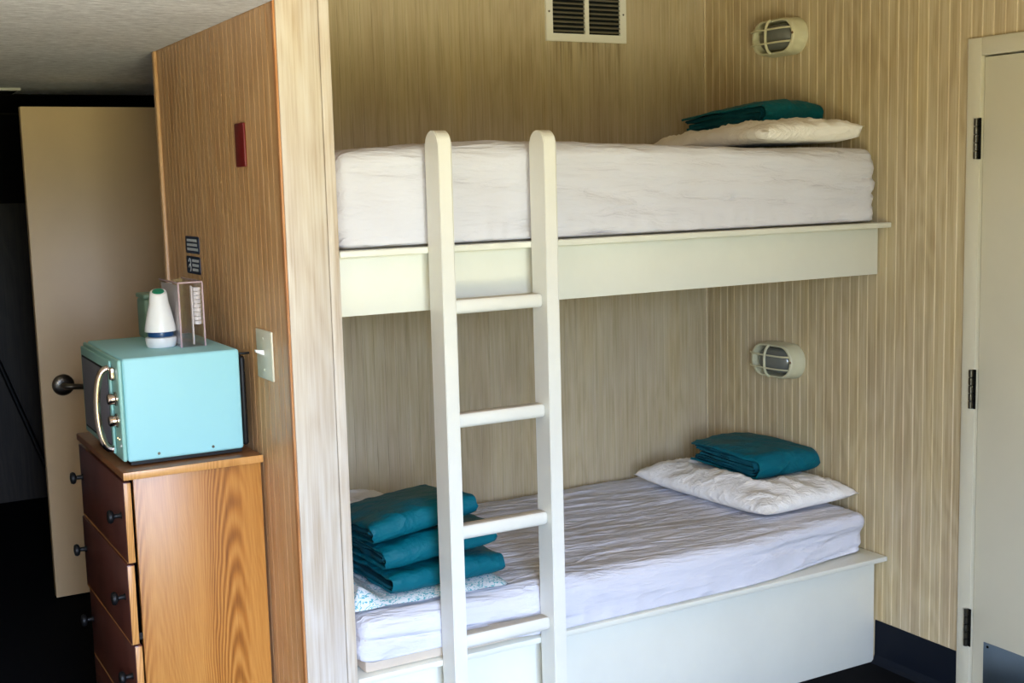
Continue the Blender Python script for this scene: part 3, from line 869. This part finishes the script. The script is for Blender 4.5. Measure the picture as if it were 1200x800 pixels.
for k in range(4):
    z1 = 0.955 - 0.2205 * k; z0 = z1 - 0.2165
    out = -0.006 if k == 1 else (-0.002 if k == 0 else 0.0)
    d = bbox('drawer', (bx0 - 0.024 + out, by0 + 0.0015, z0), (bx0 - 0.004 + out, by1 - 0.0015, z1), 'drawer', dr, 0.002)
    bbox('edge_band', (bx0 - 0.0225 + out, by0 - 0.0008, z0 + 0.002), (bx0 - 0.005 + out, by0 + 0.0014, z1 - 0.002), 'band', d, 0.0008)
    bbox('edge_band', (bx0 - 0.0245 + out, by0 + 0.004, z0 + 0.0002), (bx0 - 0.0235 + out, by1 - 0.004, z0 + 0.0042), 'band', d)
    for yk in (-0.255, 0.292 - 0.02):
        bm = bmesh.new()
        lathe(bm, [(0.010, 0.0), (0.0065, 0.004), (0.006, 0.018), (0.016, 0.022), (0.0185, 0.028), (0.016, 0.034), (0.008, 0.036)], 20,
              Matrix.Translation((bx0 - 0.024 + out, yk, (z0 + z1) / 2 + 0.012)) @ Matrix.Rotation(-math.pi / 2, 4, 'Y'))
        link('knob', bm, 'blackplastic', d, math.radians(50))
bbox('drawer_catch', (bx0 - 0.012, by0 + 0.003, 0.530), (bx0 + 0.001, by0 + 0.012, 0.548), 'chrome', dr)

# ------------------------------------------------------------------ microwave
mw = thing('microwave', 'mint green retro microwave with chrome arched handle on the dresser', 'microwave', (-2.300, -0.447, 0.986), math.radians(-0.5))
mx0, mx1, my0, my1, mz0, mz1 = -0.150, 0.160, -0.245, 0.245, 0.012, 0.286
bbox('base_pan', (mx0 + 0.008, my0 + 0.008, 0.0030), (mx1 - 0.004, my1 - 0.008, mz0 - 0.0003), 'blackplastic', mw)
body = bbox('body', (mx0, my0, mz0), (mx1, my1, mz1), 'mint', mw, 0.008, 3)
bbox('front_fascia', (mx0 - 0.012, my0 + 0.002, mz0 + 0.002), (mx0 - 0.0005, my1 - 0.002, mz1 - 0.002), 'mint_in', mw, 0.006, 3)
bbox('rear_panel', (mx1 + 0.0003, my0 + 0.006, mz0 + 0.006), (mx1 + 0.018, my1 - 0.006, mz1 - 0.020), 'blackplastic', mw, 0.010, 3)
bbox('rear_spacer', (mx1 + 0.0003, my0 + 0.004, mz1 - 0.017), (mx1 + 0.030, my0 + 0.012, mz1 - 0.011), 'blackplastic', mw, 0.002)
doorp = bbox('door', (mx0 - 0.020, my0 + 0.078, mz0 + 0.012), (mx0 - 0.0125, my1 - 0.008, mz1 - 0.012), 'mint_in', mw, 0.004, 3)
bbox('door_window', (mx0 - 0.0212, my0 + 0.100, mz0 + 0.034), (mx0 - 0.0202, my1 - 0.028, mz1 - 0.042), 'glassdark', doorp, 0.0004)
bbox('window_surround', (mx0 - 0.0207, my0 + 0.094, mz0 + 0.028), (mx0 - 0.0199, my1 - 0.022, mz1 - 0.036), 'blackplastic', doorp, 0.0003)
bm = bmesh.new(); pts = []
for k in range(17):
    a = math.pi * k / 16
    pts.append((mx0 - 0.022 - 0.036 * math.sin(a) ** 0.75, my0 + 0.070, 0.148 + 0.108 * math.cos(a)))
tube(bm, pts, 0.0095, 12)
link('door_handle', bm, 'chrome', doorp, math.radians(60))
Rx = Matrix.Rotation(-math.pi / 2, 4, 'Y')
bb = bbox('door_button', (mx0 - 0.026, my0 + 0.030, 0.228), (mx0 - 0.0125, my0 + 0.052, 0.262), 'chrome', mw, 0.004, 3)
for zz in (0.178, 0.120):
    bm = bmesh.new(); lathe(bm, [(0.019, 0), (0.019, 0.004), (0.0145, 0.006), (0.0145, 0.020), (0.012, 0.023), (0.004, 0.0235)], 24, Matrix.Translation((mx0 - 0.0122, my0 + 0.041, zz)) @ Rx)
    link('dial', bm, 'chrome', mw, math.radians(45))
for yy in (0.030, 0.050):
    bm = bmesh.new(); lathe(bm, [(0.0035, 0), (0.003, 0.003)], 10, Matrix.Translation((mx0 - 0.0122, my0 + yy, 0.072)) @ Rx)
    link('indicator', bm, 'chrome', mw)
for xx in (-0.07, 0.075):
    bm = bmesh.new(); lathe(bm, [(0.004, 0), (0.0032, 0.0015)], 10, Matrix.Translation((xx, my0, 0.027)) @ Matrix.Rotation(math.pi / 2, 4, 'X'))
    link('screw', bm, 'nickel', mw)
for xx in (mx0 + 0.03, mx1 - 0.03):
    for yy in (my0 + 0.03, my1 - 0.03):
        bm = bmesh.new(); lathe(bm, [(0.012, 0.0005), (0.014, 0.0115)], 14, Matrix.Translation((xx, yy, 0)))
        link('foot', bm, 'blackplastic', mw)
MT = 0.986 + mz1   # microwave top

# ------------------------------------------------------------------ things on the microwave
af = thing('air_freshener', 'white cone air freshener with blue band on top of the microwave', 'air freshener', (-2.303, -0.500, MT + 0.0008))
bm = bmesh.new(); lathe(bm, [(0.036, 0.0), (0.040, 0.004), (0.0425, 0.020), (0.0415, 0.027), (0.034, 0.029)], 32); link('base', bm, 'whiteplastic', af, math.radians(45))
bm = bmesh.new(); lathe(bm, [(0.0345, 0.0295), (0.0355, 0.034), (0.0345, 0.0425)], 32); link('band', bm, 'blueplastic', af, math.radians(45))
sh = lambda v: Vector((v.x, v.y, v.z + (v.x * 0.10 + v.y * 0.35) * sstep(0.07, 0.155, v.z)))
bm = bmesh.new(); lathe(bm, [(0.034, 0.043), (0.0425, 0.044), (0.0415, 0.055), (0.034, 0.092), (0.0265, 0.122), (0.0235, 0.148), (0.0215, 0.153), (0.018, 0.1535)], 32, shear=sh)
link('cone', bm, 'whiteplastic', af, math.radians(45))
bm = bmesh.new(); lathe(bm, [(0.0165, 0.1536), (0.0155, 0.1552), (0.004, 0.1555)], 20, shear=sh); link('vent_cap', bm, 'greenplastic', af, math.radians(45))

ab = thing('acrylic_box', 'clear acrylic dispenser box beside the white air freshener', 'box', (-2.231, -0.462, MT + 0.0008))
hx, hy, hz = 0.033, 0.105, 0.176; tk = 0.003
bm = bmesh.new()
box(bm, (-hx, -hy, 0), (hx, hy, tk)); box(bm, (-hx, -hy, tk), (-hx + tk, hy, hz)); box(bm, (hx - tk, -hy, tk), (hx, hy, hz))
box(bm, (-hx + tk, -hy, tk), (hx - tk, -hy + tk, hz)); box(bm, (-hx + tk, hy - tk, tk), (hx - tk, hy, hz))
link('clear_shell', bm, 'acrylic', ab)
bm = bmesh.new()
for x in (-hx, hx):
    box(bm, (x - 0.002, -hy - 0.001, 0), (x + 0.002, -hy + 0.003, hz))
box(bm, (-hx, -hy - 0.001, hz), (hx, -hy + 0.004, hz + 0.004)); box(bm, (-hx - 0.001, -hy, hz), (-hx + 0.003, hy, hz + 0.004)); box(bm, (hx - 0.003, -hy, hz), (hx + 0.001, hy, hz + 0.004))
link('rim', bm, 'acrylic_edge', ab)
bbox('side_card', (-hx + 0.004, -hy + 0.012, 0.006), (-hx + 0.0055, hy - 0.006, hz - 0.006), 'whiteplastic', ab)
bbox('divider', (0.002, -hy + 0.004, 0.006), (0.005, -hy + 0.016, hz - 0.008), 'whiteplastic', ab)
bbox('back_card', (-hx + 0.008, hy - 0.012, 0.060), (0.0, hy - 0.010, hz - 0.010), 'signwhite', ab)
for k in range(9):
    bm = bmesh.new(); lathe(bm, [(0.011, 0), (0.013, 0.010), (0.0135, 0.0105)], 14, Matrix.Translation((0.021, -hy + 0.024, 0.060 + k * 0.0115)))
    link('cup', bm, 'whiteplastic', ab)
gb = thing('storage_box', 'pale green lidded box behind the white air freshener', 'box', (-2.258, -0.255, MT + 0.0008))
bbox('box_body', (-0.040, -0.05, 0), (0.040, 0.05, 0.118), 'mintbox', gb, 0.008, 3)
bbox('lid', (-0.042, -0.052, 0.1185), (0.042, 0.052, 0.132), 'mintbox', gb, 0.005, 3)

# ------------------------------------------------------------------ entry details
cv = thing('ceiling_vent', 'small white slotted vent on the textured entry ceiling', 'vent', (-2.40, 1.80, ZC - 0.0005))
bbox('vent_plate', (-0.16, -0.10, -0.012), (0.10, 0.10, 0.0), 'whiteplastic', cv, 0.003)
bbox('slot', (0.02, -0.085, -0.0135), (0.085, 0.085, -0.0122), 'blackplastic', cv)
bm = bmesh.new(); tube(bm, [(-2.03, 3.22, 0.002), (-2.27, 3.29, 0.74), (-2.52, 3.325, 1.50)], 0.014, 10)
tag(link('leaning_pole', bm, 'blackplastic', None, math.radians(60)), 'slim dark pole leaning against the shadowed hall wall', 'pole')
